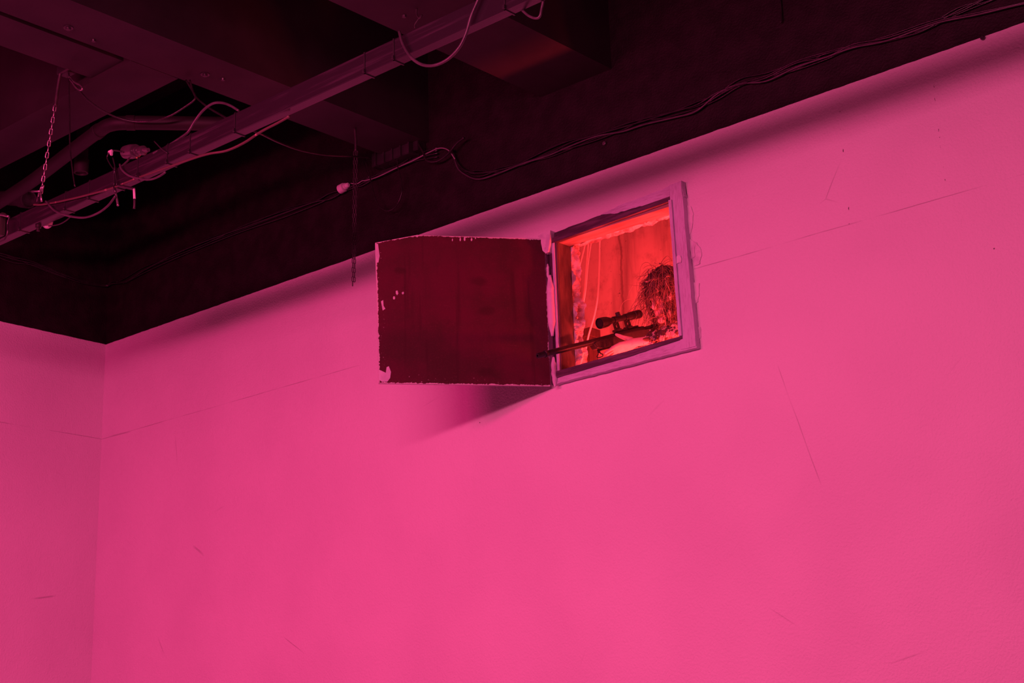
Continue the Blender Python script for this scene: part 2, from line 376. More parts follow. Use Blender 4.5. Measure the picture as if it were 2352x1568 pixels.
# ================================================================== THE HATCH
hatch = tag(empty('wall_hatch', (3.7, 0, 3.49)), 'square wall hatch standing open, dark flaking door and rough plastered frame', 'hatch')
prism_xz('frame_head', [(3.698, 4.190), (4.44, 4.215), (4.44, 4.268), (3.698, 4.232)], -.018, 0, 'frame_dark', hatch, .003, .02)
prism_xz('frame_head_strip', [(3.715, 4.180), (4.435, 4.200), (4.435, 4.222), (3.715, 4.205)], -.032, -.010, 'frame_dark', hatch)
prism_xz('frame_head_plaster', [(4.02, 4.245), (4.10, 4.226), (4.25, 4.222), (4.44, 4.200), (4.50, 4.20), (4.492, 4.278), (4.36, 4.268), (4.15, 4.259)], -.028, 0, 'frame_h', hatch, .004, .02)
prism_xz('frame_jamb', [(4.437, 3.50), (4.517, 3.50), (4.493, 4.277), (4.428, 4.274)], -.034, 0, 'frame_v', hatch, .004, .025)
prism_xz('frame_jamb_lip', [(4.437, 3.56), (4.452, 3.56), (4.440, 4.20), (4.425, 4.20)], -.044, -.030, 'frame_v', hatch, .002, .03)
prism_xz('frame_sill', [(3.706, 3.487), (4.519, 3.494), (4.517, 3.560), (3.706, 3.540)], -.030, 0, 'frame_h', hatch, .003, .02)
prism_xz('frame_sill_strip', [(3.706, 3.512), (4.15, 3.527), (4.450, 3.546), (4.450, 3.560), (3.706, 3.544)], -.038, -.012, 'frame_dark', hatch, .002, .03)
prism_xz('frame_jamb', [(3.680, 3.49), (3.742, 3.49), (3.742, 4.22), (3.676, 4.20)], -.020, 0, 'frame_darkv', hatch, .001, .04)
prism_xz('frame_jamb_strip', [(3.723, 3.52), (3.738, 3.52), (3.734, 4.19), (3.719, 4.19)], -.028, -.016, 'frame_v', hatch)
boxo('lining_board', (HX0+.001, -.01, HZ0), (HX0+.018, .085, HZ1), 'lining', hatch)
boxo('lining_board', (HX1-.018, -.01, HZ0), (HX1-.001, .085, HZ1), 'lining', hatch)
boxo('lining_board', (HX0, -.01, HZ1-.016), (HX1, .075, HZ1-.001), 'liningtop', hatch)
boxo('lining_board', (HX0, -.01, HZ0+.001), (HX1, .085, HZ0+.008), 'frame_dark', hatch)
# broken plaster edges behind the boards
def rubble(name, line, depth, out, seed):
    bm = bmesh.new(); n = len(line); rows = []
    for i, (p, q) in enumerate(line):
        rows.append([])
        for j in range(5):
            y = .085+depth*j/4; a = V((p[0], y, p[1])); b = V((q[0], y, q[1]))
            k = mnoise.noise(V((i*.13, j*.5, seed)))*1.2+.35*mnoise.noise(V((i*.45, j*.9, seed+3)))+.12*mnoise.noise(V((i*1.3, j*1.3, seed+5)))
            rows[-1].append(bm.verts.new(a+(b-a)*max(.05, min(1.15, .55+.55*k))))
    for i in range(n-1):
        for j in range(4): bm.faces.new((rows[i][j], rows[i+1][j], rows[i+1][j+1], rows[i][j+1]))
    R = [bm.verts.new((line[i][0][0], .085, line[i][0][1])) for i in range(n)]
    for i in range(n-1): bm.faces.new((R[i], R[i+1], rows[i+1][0], rows[i][0]))
    o = link(name, bm_mesh(bm, name), 'rubble'); return child(o, hatch)
rubble('broken_plaster', [((HX0-.01, z), (HX0+.047, z)) for z in np.linspace(HZ0, HZ1, 90)], .07, .03, 2.2)
rubble('broken_plaster', [((x, HZ1+.01), (x, HZ1-.019)) for x in np.linspace(HX0, HX1, 90)], .055, .03, 9.1)
# plaster smears squeezed out along the right edge of the frame
def smear(poly, th):
    P = [onY(x, y, 0) for x, y in poly]
    prism_xz('plaster_smear', [(p.x, p.z) for p in P], -th*.32 if th < .03 else -th, .002, 'smear', hatch, .009, .008)
for poly, th in (([(1577, 470), (1592, 481), (1593, 515), (1587, 537), (1580, 540)], .012), ([(1585, 548), (1600, 556), (1611, 575), (1610, 604), (1596, 610), (1588, 585)], .016), ([(1588, 556), (1597, 560), (1598, 590), (1590, 592)], .022),
                 ([(1592, 648), (1608, 652), (1608, 668), (1603, 692), (1596, 700), (1590, 672)], .014), ([(1563, 592), (1575, 590), (1577, 606), (1566, 612)], .039), ([(1600, 752), (1609, 750), (1609, 778), (1603, 782)], .012)): smear(poly, th)
# hinge knuckles and the leaf
HB = onY(1265, 886, -.03); LD = V((-.62338, -.78192, 0))
def knuckle(y0, y1, x0, x1, prof):
    a, b = onY(x0, y0, -.035), onY(x1, y1, -.035); L = (a-b).length
    bm = bmesh.new(); n = 48; P = [b.lerp(a, k/n)+V((mnoise.noise(V((k*.12, y0, 4)))*.003, 0, 0)) for k in range(n+1)]
    sweep(bm, P, [prof*(min(1, .35+2.8*min(k, n-k)/n))*(1+.16*mnoise.noise(V((k*.16, y0, 0)))+.07*mnoise.noise(V((k*.9, y0, 2)))) for k in range(n+1)], 14)
    child(link('hinge_knuckle', bm_mesh(bm, 'hinge_knuckle'), 'putty', smooth=True), hatch)
smear2 = [onY(x, y, -.03) for x, y in ((1240, 543), (1262, 533), (1270, 531), (1268, 556), (1265, 580), (1259, 584), (1252, 578), (1248, 556))]
prism_xz('plaster_drip', [(p.x, p.z) for p in smear2], -.048, .001, 'smear', hatch, .003, .008)
knuckle(556, 584, 1257, 1258, .013); knuckle(606, 640, 1258, 1259, .007); knuckle(632, 772, 1263, 1269, .020); knuckle(820, 888, 1271, 1275, .013)
tube('hinge_pin', [onY(1256, 575, -.033), onY(1273, 850, -.033)], .0045, 'frame_darkv', hatch)
leaf_pts = [(.002, 0), (.805, 0), (.818, .684), (.626, .728), (.006, .732)]
bm = bmesh.new()
A = [bm.verts.new((u, 0, z)) for u, z in leaf_pts]; B = [bm.verts.new((u, -.014, z)) for u, z in leaf_pts]
bm.faces.new(A); bm.faces.new(B[::-1])
for i in range(5): bm.faces.new((A[i], B[i], B[(i+1) % 5], A[(i+1) % 5]))
leaf = link('hatch_door', bm_mesh(bm, 'hatch_door'), 'leaf')
LM = Matrix.Translation(HB) @ Matrix(((LD.x, -LD.y, 0, 0), (LD.y, LD.x, 0, 0), (0, 0, 1, 0), (0, 0, 0, 1)))
leaf.matrix_basis = LM; leaf.parent = hatch; leaf.matrix_parent_inverse = Matrix.Translation(-V(hatch.location))
tag(leaf, 'dark brown hatch door with pale flaking rim and one clipped corner')
LN = V((-LD.y, LD.x, 0))
def chip(pts):                      # raised flakes of white paint left on the leaf: outline in leaf coordinates
    bm = bmesh.new(); front = -1 if LN.dot(CAM-HB) < 0 else 1
    y0 = (.0016 if front > 0 else -.0156)
    A = [bm.verts.new((u, y0, z)) for u, z in pts]; B = [bm.verts.new((u, y0-front*.0018, z)) for u, z in pts]
    bm.faces.new(A); bm.faces.new(B[::-1]); n = len(pts)
    for i in range(n): bm.faces.new((A[i], B[i], B[(i+1) % n], A[(i+1) % n]))
    o = link('paint_chip', bm_mesh(bm, 'paint_chip'), 'putty'); o.parent = leaf
def leafuv(px, py):
    d = ray(px, py); k = (HB-CAM).dot(LN)/d.dot(LN); P = CAM+d*k-HB; return P.dot(LD), P.z
for poly in ([(871,849),(886,856),(888,843),(893,841),(898,854),(896,868),(890,876),(878,877),(871,872)], [(864,560),(868,560),(872,588),(869,603),(864,602)], [(875,692),(880,689),(881,702),(885,709),(879,713)],
             [(909,668),(913,667),(915,674),(912,678),(909,674)], [(923,671),(927,670),(928,673),(926,676),(923,675)],
             *[[(cx+rx*math.cos(q), cy+ry*math.sin(q)+.25*rx*math.sin(3*q+cx)) for q in (k*math.pi/4 for k in range(8))] for (cx, cy, rx, ry) in ((1039, 551, 1.4, 3), (1057, 550, 1.8, 4), (1067, 549, 2.2, 4.5), (1083, 550, 2, 3.6), (1092, 547, 1.2, 2), (958, 542, 6, 1.5), (905, 684, 2.5, 4))]):
    chip([leafuv(*p) for p in poly])
# scratch on the leaf
# ================================================================== LOFT CONTENTS
def conduit(L, Y, r, floor=False):
    P = [onY(a, b, Y) for a, b in L]; P = [V((P[0].x-.02, Y, 5.8)), V((P[0].x-.01, Y, 5.0))]+P
    if floor: P += [V((P[-1].x-.06, Y, 3.1)), V((P[-1].x-.05, Y, LZ))]
    return tube('conduit', P, r, 'conduit')
def ptsY(L, Y): return [onY(p[0], p[1], p[2] if len(p) > 2 else Y) for p in L]
cl = 'thin white conduits hanging down the loft wall'
tag(conduit([(1378, 520), (1377, 560), (1376, 620), (1373, 680), (1365, 725), (1352, 770), (1345, 805), (1338, 838), (1333, 860)], .75, .0048, True), 'white conduit hanging separately, rightmost, nearest the rifle scope', 'conduit', cl)
tag(conduit([(1361, 525), (1357, 560), (1350, 610), (1345, 665), (1338, 705), (1327, 750), (1320, 790)], .75, .0044, True), 'white conduit in the middle pair, on its right side', 'conduit', cl)
tag(conduit([(1355, 525), (1351, 560), (1347, 610), (1343, 665), (1335, 705), (1324, 752), (1317, 790)], .78, .0044, True), 'white conduit in the middle pair, on its left side', 'conduit', cl)
tag(conduit([(1352, 525), (1344, 560), (1333, 605), (1322, 640), (1316, 665), (1310, 700)], .75, .0044, True), 'white conduit bending behind the broken plaster, leftmost of four', 'conduit', cl)
crate = tag(empty('timber_post', onY(1345, 850, .5)), 'dark timber post standing behind the left edge of the hatch', 'post')
a = onY(1330, 762, .95)
bm = bmesh.new(); add_box(bm, (a.x, .93, LZ), (a.x+.085, 1.0, a.z-.02)); child(link('post', bm_mesh(bm, 'post'), 'timber'), crate)
bm = bmesh.new(); add_box(bm, (a.x-.01, .92, a.z-.045), (a.x+.10, 1.01, a.z+.0)); child(link('cap', bm_mesh(bm, 'cap'), 'timber'), crate)

# ------------------------------------------------------------------ rifle
MU = onY(1234.5, 817, -.25)
RD = V((.140, .932, .331)).normalized()               # from the muzzle back to the butt
RU = (V((0, 0, 1))-RD*RD.z).normalized(); RS = RD.cross(RU)
def rp(s, up=0, side=0): return MU+RD*s+RU*up+RS*side
RM = Matrix(((RD.x, RS.x, RU.x, MU.x), (RD.y, RS.y, RU.y, MU.y), (RD.z, RS.z, RU.z, MU.z), (0, 0, 0, 1)))
rifle = tag(empty('rifle', MU), 'black bolt-action rifle with telescopic sight poking out of the hatch', 'rifle')
def rlathe(name, s0, prof, m='gunmetal', up=0, side=0, parent=None, sides=20):
    return lathe(name, rp(s0, up, side), rp(s0+1, up, side), prof, m, parent or rifle, sides)
def rbox(name, lo, hi, m='gunmetal', bev=.003):
    bm = bmesh.new(); add_box(bm, lo, hi)
    if bev: bmesh.ops.bevel(bm, geom=bm.edges[:], offset=bev, segments=2, affect='EDGES')
    bmesh.ops.transform(bm, matrix=RM, verts=bm.verts)
    return child(link(name, bm_mesh(bm, name), m), rifle)
def rprof(name, outline, half, m, bev=.006, parent=None):
    """side outline in (s, up), extruded across the rifle"""
    bm = bmesh.new()
    A = [bm.verts.new((s, -half, u)) for s, u in outline]; B = [bm.verts.new((s, half, u)) for s, u in outline]; n = len(A)
    bm.faces.new(A); bm.faces.new(B[::-1])
    for i in range(n): bm.faces.new((A[i], B[i], B[(i+1) % n], A[(i+1) % n]))
    if bev: bmesh.ops.bevel(bm, geom=[e for e in bm.edges if abs(e.verts[0].co.y-e.verts[1].co.y) < 1e-6], offset=bev, segments=3, affect='EDGES')
    bmesh.ops.transform(bm, matrix=RM, verts=bm.verts)
    return child(link(name, bm_mesh(bm, name), m), rifle)
rlathe('barrel', 0, [(.03, .0055), (.0, .0055), (0, .0115), (.002, .0125), (.05, .0128), (.052, .0138), (.20, .0142), (.40, .0150), (.52, .0162), (.54, .0175)])
rlathe('muzzle_ring', .045, [(0, .0128), (.002, .0165), (.016, .0165), (.018, .0138)])
rlathe('receiver', .525, [(0, .0165), (.006, .020), (.17, .020), (.178, .0175), (.20, .0165)])
rprof('forend', [(.352, -.008), (.366, -.036), (.40, -.040), (.50, -.042), (.70, -.050), (.72, -.03), (.72, .004), (.53, .000), (.37, .001)], .0205, 'gunstock')
rprof('buttstock', [(.70, .004), (.70, -.052), (.735, -.052), (.752, -.115), (.785, -.118), (.79, -.06), (.86, -.062), (1.06, -.105), (1.07, .005), (.90, .008), (.80, .003), (.76, -.012)], .021, 'gunstock')
rprof('trigger_guard', [(.655, -.051), (.662, -.078), (.725, -.078), (.735, -.051), (.729, -.051), (.720, -.072), (.668, -.072), (.662, -.051)], .006, 'gunmetal', 0)
rlathe('bolt', .715, [(0, .0115), (.075, .0115), (.078, .014), (.105, .013), (.108, .008)])
bm = bmesh.new(); sweep(bm, [rp(.725), rp(.728, -.012, -.03), rp(.735, -.03, -.055)], .0055, 10); bmesh.ops.create_icosphere(bm, subdivisions=2, radius=.0115, matrix=Matrix.Translation(rp(.737, -.034, -.06)))
child(link('bolt_handle', bm_mesh(bm, 'bolt_handle'), 'gunmetal', smooth=True), rifle)
rbox('forend_rail', (.395, -.010, -.049), (.475, .010, -.041))
bm = bmesh.new(); sweep(bm, [rp(.388, -.04), rp(.388, -.058)], .0065, 10)
child(link('swivel_stud', bm_mesh(bm, 'swivel_stud'), 'gunmetal'), rifle)
lp = [(-.006, -.056), (-.009, -.063), (-.019, -.068), (-.018, -.076), (.0, -.079), (.018, -.076), (.019, -.068), (.009, -.063), (.006, -.056)]
bm = bmesh.new(); sweep(bm, smooth_path([rp(.388, u, a) for a, u in lp], 3), .0024, 8)
child(link('sling_swivel', bm_mesh(bm, 'sling_swivel'), 'gunmetal', smooth=True), rifle)
rbox('scope_rail', (.535, -.009, .017), (.695, .009, .026))
SU = .0775
scope = rlathe('scope_tube', .446, [(.004, .021), (.0, .0235), (.0, .0262), (.004, .0268), (.035, .0262), (.052, .0240), (.078, .0155), (.086, .0140), (.190, .0140), (.196, .0155), (.205, .0185), (.216, .0205), (.232, .0205), (.234, .0192), (.242, .0192), (.244, .0212), (.284, .0212), (.288, .0195), (.284, .0170)], 'gunmetal', SU, 0, None, 28)
rlathe('objective_lens', .452, [(-.002, .004), (0, .014), (.003, .0215)], 'lens', SU, 0, None, 24)
c = rp(.585, SU); lathe('elevation_turret', c, c+RU, [(.010, .0125), (.020, .0125), (.021, .0112), (.031, .0112), (.033, .0098)], 'gunmetal', rifle)
lathe('windage_turret', c, c-RS, [(.010, .0125), (.018, .0125), (.019, .0112), (.027, .0112), (.029, .0098)], 'gunmetal', rifle)
for s in (.553, .632):                                  # see-through ring mounts
    bm = bmesh.new()
    R = 16
    def arc(rad, wid, n0, n1, cu):
        ra = []
        for k in range(R+1):
            q = n0+(n1-n0)*k/R; ra.append((math.cos(q)*rad, cu+math.sin(q)*rad))
        return ra
    # clamp ring round the tube, then a web with a round see-through hole, then the foot
    for (rin, rout, cu, side) in ((.0139, .0172, SU, False), (.0095, .0150, .0445, True)):
        i_, o_ = arc(rin, 0, 0, 2*math.pi, cu), arc(rout, 0, 0, 2*math.pi, cu)
        h = .006 if side else .009
        vs = [[bm.verts.new((s+a, dd, u) if side else (s+dd, a, u)) for (a, u) in lst] for dd in (-h, h) for lst in (i_, o_)]
        for k in range(R):
            bm.faces.new((vs[0][k], vs[0][k+1], vs[1][k+1], vs[1][k])); bm.faces.new((vs[2][k], vs[3][k], vs[3][k+1], vs[2][k+1]))
            bm.faces.new((vs[1][k], vs[1][k+1], vs[3][k+1], vs[3][k])); bm.faces.new((vs[0][k], vs[2][k], vs[2][k+1], vs[0][k+1]))
    for dx in (-.0150, .0110): add_box(bm, (s+dx, -.006, .024), (s+dx+.004, .006, SU-.012))
    add_box(bm, (s-.016, -.0125, .020), (s+.016, .0125, .031)); add_box(bm, (s-.010, -.0195, SU-.004), (s+.010, .0195, SU+.004))
    bmesh.ops.transform(bm, matrix=RM, verts=bm.verts)
    mt = child(link('ring_mount', bm_mesh(bm, 'ring_mount'), 'gunmetal'), rifle)
    c = rp(s, .026, -.012)
    lathe('clamp_screw', c, c-RS, [(0, .0055), (.012, .0055), (.013, .0075), (.018, .0075)], 'gunmetal', rifle, 12)

# ------------------------------------------------------------------ person in a strand-covered camouflage suit
person = tag(empty('person', (4.15, .85, LZ)), 'person in a shaggy strand-covered camouflage hood aiming the rifle through the hatch', 'person')
def capsule(bm, p0, p1, r0, r1, seg=14):
    p0, p1 = V(p0), V(p1); d = (p1-p0); L = d.length
    d = d/L if L > 1e-6 else V((0, 0, 1))
    pr = []
    for k in range(5): q = -math.pi/2+(math.pi/2)*k/4; pr.append((math.sin(q)*r0, max(1e-4, math.cos(q)*r0)))
    for k in range(5): q = (math.pi/2)*k/4; pr.append((L+math.sin(q)*r1, max(1e-4, math.cos(q)*r1)))
    sweep_lathe(bm, p0, d, pr, seg)
def ellipsoid(bm, c, r, rot=None, sub=3):
    mtx = Matrix.Translation(c) @ (rot.to_4x4() if rot else Matrix.Identity(4)) @ Matrix.Diagonal((*r, 1))
    bmesh.ops.create_icosphere(bm, subdivisions=sub, radius=1, matrix=mtx)
def fused(name, bm, voxel, smooth_it, m, parent):
    """one continuous skin grown over all the overlapping volumes"""
    me = bm_mesh(bm, name+'_raw'); o = bpy.data.objects.new(name, me); COL.objects.link(o)
    r = o.modifiers.new('remesh', 'REMESH'); r.mode = 'VOXEL'; r.voxel_size = voxel
    if smooth_it: s = o.modifiers.new('smooth', 'SMOOTH'); s.factor = .5; s.iterations = smooth_it
    dg = bpy.context.evaluated_depsgraph_get(); dg.update()
    new = bpy.data.meshes.new_from_object(o.evaluated_get(dg)); new.name = name
    bpy.data.objects.remove(o)
    new.materials.clear()
    return child(link(name, new, m, smooth=True), parent)
HC = onY(1533, 690, .56)                         # middle of the head
FW = V((-.12, -.95, -.28)).normalized()           # looking along the sight
FS = FW.cross(V((0, 0, 1))).normalized(); FU = FS.cross(FW)
def hp(f, s, u): return HC+FW*f+FS*s+FU*u
SHL, SHR = V((4.20, .86, 3.80)), V((3.86, 1.02, 3.80))
NECK = HC+V((.05, .10, -.10))
PEL = V((4.16, 1.02, LZ+.95))
WR = onY(1488, 782, .265); ELB = onY(1606, 752, .43)
body = bmesh.new()
rotH = Matrix((FS, FW, FU)).transposed()
ellipsoid(body, hp(-.01, 0, .025), (.075, .095, .105), rotH)         # skull
ellipsoid(body, hp(.03, 0, -.055), (.055, .062, .062), rotH)         # jaw
capsule(body, hp(.092, 0, .008), hp(.108, 0, -.022), .010, .014)     # nose
capsule(body, hp(.080, -.030, .028), hp(.080, .030, .028), .012, .012)   # brow
capsule(body, hp(.086, -.016, -.052), hp(.086, .016, -.052), .009, .009) # lips
ellipsoid(body, hp(.08, 0, -.09), (.022, .018, .018), rotH)          # chin
for sd in (-1, 1): ellipsoid(body, hp(-.01, sd*.078, .0), (.012, .022, .032), rotH)
capsule(body, hp(-.02, 0, -.05), NECK+V((.03, .05, -.06)), .058, .062)
CH = (SHL+SHR)/2
capsule(body, SHL, SHR, .065, .065); capsule(body, CH+V((0, .02, -.06)), CH.lerp(PEL, .55), .135, .125)
capsule(body, CH.lerp(PEL, .5), PEL, .125, .14); capsule(body, NECK, CH, .06, .08)
for sd, hipx in ((1, .09), (-1, -.09)):
    h = PEL+V((hipx, 0, -.04)); kn = V((h.x+sd*.05, h.y-.06, LZ+.50)); an = V((kn.x, kn.y+.05, LZ+.09))
    capsule(body, h, kn, .085, .058); capsule(body, kn, an, .055, .038); capsule(body, an+V((0, 0, -.05)), an+V((0, -.15, -.055)), .04, .032)
capsule(body, SHL, ELB, .055, .043); capsule(body, ELB, WR, .040, .021)
RE = V((3.66, .80, 3.62)); RW = rp(.775, -.075, .012)
capsule(body, SHR, RE, .055, .043); capsule(body, RE, RW, .04, .027); capsule(body, RW, rp(.76, -.06, .03), .028, .024)
for k in range(4): capsule(body, rp(.765, -.065-.018*k, .03), rp(.755, -.065-.018*k, -.02), .0095, .0085)
# supporting hand: palm under the forend, thumb up its near side, fingers reaching forward beneath it
PALM = onY(1452, 787, .218)
capsule(body, WR, PALM, .0205, .021)
kn = [onY(1425, 790, .172), onY(1428, 796, .192), onY(1434, 801, .214), onY(1443, 804, .236)]
for k in kn: capsule(body, PALM.lerp(WR, .3), k, .0175, .0105)
tips = [onY(1390, 811, .118), onY(1395, 814, .142), onY(1404, 816, .170), onY(1415, 816, .200)]
for k, (a, b) in enumerate(zip(kn, tips)):
    m1 = a.lerp(b, .42)+V((.005, 0, .005)); m2 = a.lerp(b, .74)+V((.003, 0, .003))
    r = (.0090, .0092, .0086, .0076)[k]
    capsule(body, a, m1, r+.0016, r+.0004); capsule(body, m1, m2, r+.0002, r-.0006); capsule(body, m2, b, r-.0006, r-.0026)
tb = onY(1449, 780, .228); tm = onY(1432, 775, .194); tt = onY(1415, 768, .170)
capsule(body, PALM, tb, .019, .0145); capsule(body, tb, tm, .0140, .0108); capsule(body, tm, tm.lerp(tt, .6), .0100, .0096); capsule(body, tm.lerp(tt, .6), tt, .0096, .0068)
bodyo = fused('body', body, .0038, 3, 'skin', person)
# jacket over torso and arms, trousers
jk = bmesh.new()
capsule(jk, SHL, SHR, .095, .095); capsule(jk, CH+V((0, .02, -.06)), CH.lerp(PEL, .55), .165, .155); capsule(jk, CH.lerp(PEL, .5), PEL+V((0, 0, -.02)), .155, .165)
capsule(jk, NECK+V((.02, .04, -.06)), CH, .085, .10)
capsule(jk, RE, RW.lerp(RE, .12), .06, .045); capsule(jk, SHR, RE, .085, .06)
capsule(jk, SHL, ELB, .085, .065)
jacket = fused('jacket', jk, .012, 2, 'camo', person)
for v in jacket.data.vertices:
    n = v.normal; k = mnoise.noise(v.co*14)*.016+mnoise.noise(v.co*34)*.006; v.co += n*k
sl = bmesh.new()
cuff = WR
capsule(sl, ELB+(ELB-WR).normalized()*.02, WR.lerp(ELB, .05), .060, .030)
sleeve = fused('sleeve', sl, .007, 1, 'camo', person)
for v in sleeve.data.vertices:
    k = mnoise.noise(v.co*22)*.013+mnoise.noise(v.co*60)*.006; v.co += v.normal*k
tr = bmesh.new()
for sd, hipx in ((1, .09), (-1, -.09)):
    h = PEL+V((hipx, 0, -.04)); kk = V((h.x+sd*.05, h.y-.06, LZ+.50)); an = V((kk.x, kk.y+.05, LZ+.09))
    capsule(tr, h, kk, .11, .08); capsule(tr, kk, an+V((0, 0, .05)), .078, .065)
fused('trousers', tr, .014, 2, 'camo', person)
# ragged cloth leaves sewn on sleeve and shoulder
def leafbits(name, spots, m):
    bm = bmesh.new()
    for (p, n) in spots:
        n = n.normalized(); a = n.orthogonal().normalized(); a.rotate(Matrix.Rotation(random.uniform(0, 6.28), 3, n)); b = n.cross(a)
        L, W = random.uniform(.02, .045), random.uniform(.006, .014); curl = random.uniform(.0, .016)
        prev = None
        for k in range(5):
            t = k/4; wd = W*math.sin(math.pi*(.12+.80*t))*random.uniform(.55, 1.25); c = p+n*(.004+curl*t*t)+a*(L*t)+V((0, 0, -.010*t))
            cur = (bm.verts.new(c-b*wd), bm.verts.new(c+n*.004), bm.verts.new(c+b*wd))
            if prev:
                bm.faces.new((prev[0], prev[1], cur[1], cur[0])); bm.faces.new((prev[1], prev[2], cur[2], cur[1]))
            prev = cur
    me = bpy.data.meshes.new(name); bm.to_mesh(me); bm.free()
    o = child(link(name, me, m), person); sd = o.modifiers.new('thickness', 'SOLIDIFY'); sd.thickness = .0015
    return tag(o, kind='stuff')
def pick(o, n, cond=None):
    vs = [v for v in o.data.vertices if cond is None or cond(v)]
    return [(v.co.copy(), v.normal.copy()) for v in random.sample(vs, min(n, len(vs)))]
leafbits('cloth_leaves', pick(sleeve, 60, lambda v: v.normal.dot(CAM-v.co) > -1)+pick(jacket, 140, lambda v: v.co.z > 3.55), 'camo')
# hood: shaggy shell over the head, open at the face
hb = bmesh.new(); bmesh.ops.create_icosphere(hb, subdivisions=4, radius=1)
for v in hb.verts:
    q = v.co.copy(); k = 1+.12*mnoise.noise(q*2.3+V((3, 1, 0)))+.10*mnoise.noise(q*6)
    v.co = hp(q.y*.108*k-.004, q.x*.10*k, q.z*(.150 if q.z > 0 else .175)*k+.02)
hb.verts.ensure_lookup_table()
kill = [f for f in hb.faces if ((f.calc_center_median()-hp(.11, 0, -.02)).length < .055)]
bmesh.ops.delete(hb, geom=kill, context='FACES')
hood = child(link('hood', bm_mesh(hb, 'hood'), 'hood', smooth=True), person)
sd = hood.modifiers.new('thickness', 'SOLIDIFY'); sd.thickness = .008
def strands(name, n, m, rlo, rhi, lo, hi, seed, where, flare=1.0, sides=4):
    random.seed(seed); bm = bmesh.new()
    for _ in range(n):
        p, nn = where(); p = p.copy(); L = random.uniform(lo, hi); steps = random.randint(8, 12); ds = L/steps
        d = (nn*random.uniform(.1, .8)*flare+V((random.gauss(0, .4), random.gauss(0, .4), random.uniform(-1.0, .25)))).normalized()
        P = [p]; wig = V((random.uniform(0, 50), random.uniform(0, 50), random.uniform(0, 50)))
        for k in range(steps):
            g = V((0, 0, -1))*(.26+.05*k)
            j = V((mnoise.noise(P[-1]*16+wig), mnoise.noise(P[-1]*16+wig+V((9, 0, 0))), mnoise.noise(P[-1]*16+wig+V((0, 9, 0)))))*.8
            d = (d+g+j).normalized(); q = P[-1]+d*ds
            rel = q-hp(0, 0, -.02)
            P.append(q)
        r = random.uniform(rlo, rhi)
        sweep(bm, P, [r*(1-.45*k/steps) for k in range(steps+1)], sides)
    o = child(link(name, bm_mesh(bm, name), m, smooth=True), person); return tag(o, kind='stuff')
hv = [(v.co.copy(), v.normal.copy()) for v in hood.data.vertices]
top = [h for h in hv if (h[0]-HC).dot(FU) > -.02]
random.seed(11)
strands('hood_strands', 330, 'jute', .0008, .0014, .08, .22, 21, lambda: random.choice(top))
strands('pale_strands', 150, 'jutelight', .0007, .0013, .06, .20, 33, lambda: random.choice(hv), .5)
strands('short_strands', 900, 'jute', .0007, .0014, .035, .10, 5, lambda: random.choice(hv), .35)
sv = pick(sleeve, 200)+pick(jacket, 300, lambda v: v.co.z > 3.6)
strands('suit_strands', 110, 'jutelight', .0009, .0015, .05, .12, 8, lambda: random.choice(sv), .6)
scr = [h for h in hv]
leafbits('hood_leaves', random.sample(scr, 60), 'camo')

# ================================================================== STEEL BAR HANGING UNDER THE BEAMS, WITH ITS FITTINGS
BY0, BY1, BZ0, BZ1 = -1.80, -1.752, 4.268, 4.356
BX0, BX1 = 1.50, 7.6
bar = tag(empty('hanging_bar', (BX0, BY0, BZ0)), 'long scuffed steel bar hung on chain below the black ceiling beams', 'bar')
bm = bmesh.new(); add_box(bm, (BX0, BY0, BZ0), (BX1, BY1, BZ1)); bmesh.ops.bevel(bm, geom=bm.edges[:], offset=.003, segments=1, affect='EDGES')
child(link('bar', bm_mesh(bm, 'bar'), 'steel'), bar)
bm = bmesh.new(); g = .0035
for (lo, hi) in (((-.003, BY0-g, BZ0-g), (.003, BY0, BZ1+g)), ((-.003, BY1, BZ0-g), (.003, BY1+g, BZ1+g)), ((-.003, BY0-g, BZ0-g), (.003, BY1+g, BZ0)), ((-.003, BY0-g, BZ1), (.003, BY1+g, BZ1+g)), ((-.005, BY0-.010, BZ0+.004), (.005, BY0-.001, BZ0+.016))): add_box(bm, lo, hi)
tie_me = bm_mesh(bm, 'cable_tie'); tie_me.materials.append(M['tie'])
for i, (px, py) in enumerate(((45, 540), (150, 470), (205, 440), (265, 415), (317, 385), (385, 350), (437, 335), (540, 288), (838, 150), (905, 110), (1160, 8))):
    x = onY(px, py, BY0).x; o = link('cable_tie', tie_me); o.parent = bar; o.matrix_parent_inverse = Matrix.Translation(-V(bar.location)); o.location = (x, 0, 0)
    o.rotation_euler.z = 0
for (px, py, dx) in ((385, 352, -28), (317, 395, 14)):          # loose tails
    a = onY(px, py, BY0-.008); tube('tie_tail', [a, a+V((dx*.0012, -.01, .03 if dx < 0 else -.035)), a+V((dx*.0028, -.015, .075 if dx < 0 else -.06))], .0025, 'tie', bar)
# bolt head under the bar
p = onY(88, 520, -1.776); p.z = BZ0
lathe('bolt', p, p-V((0, 0, 1)), [(0, .014), (.012, .014), (.013, .008), (.028, .008)], 'gunmetal', bar, 12)

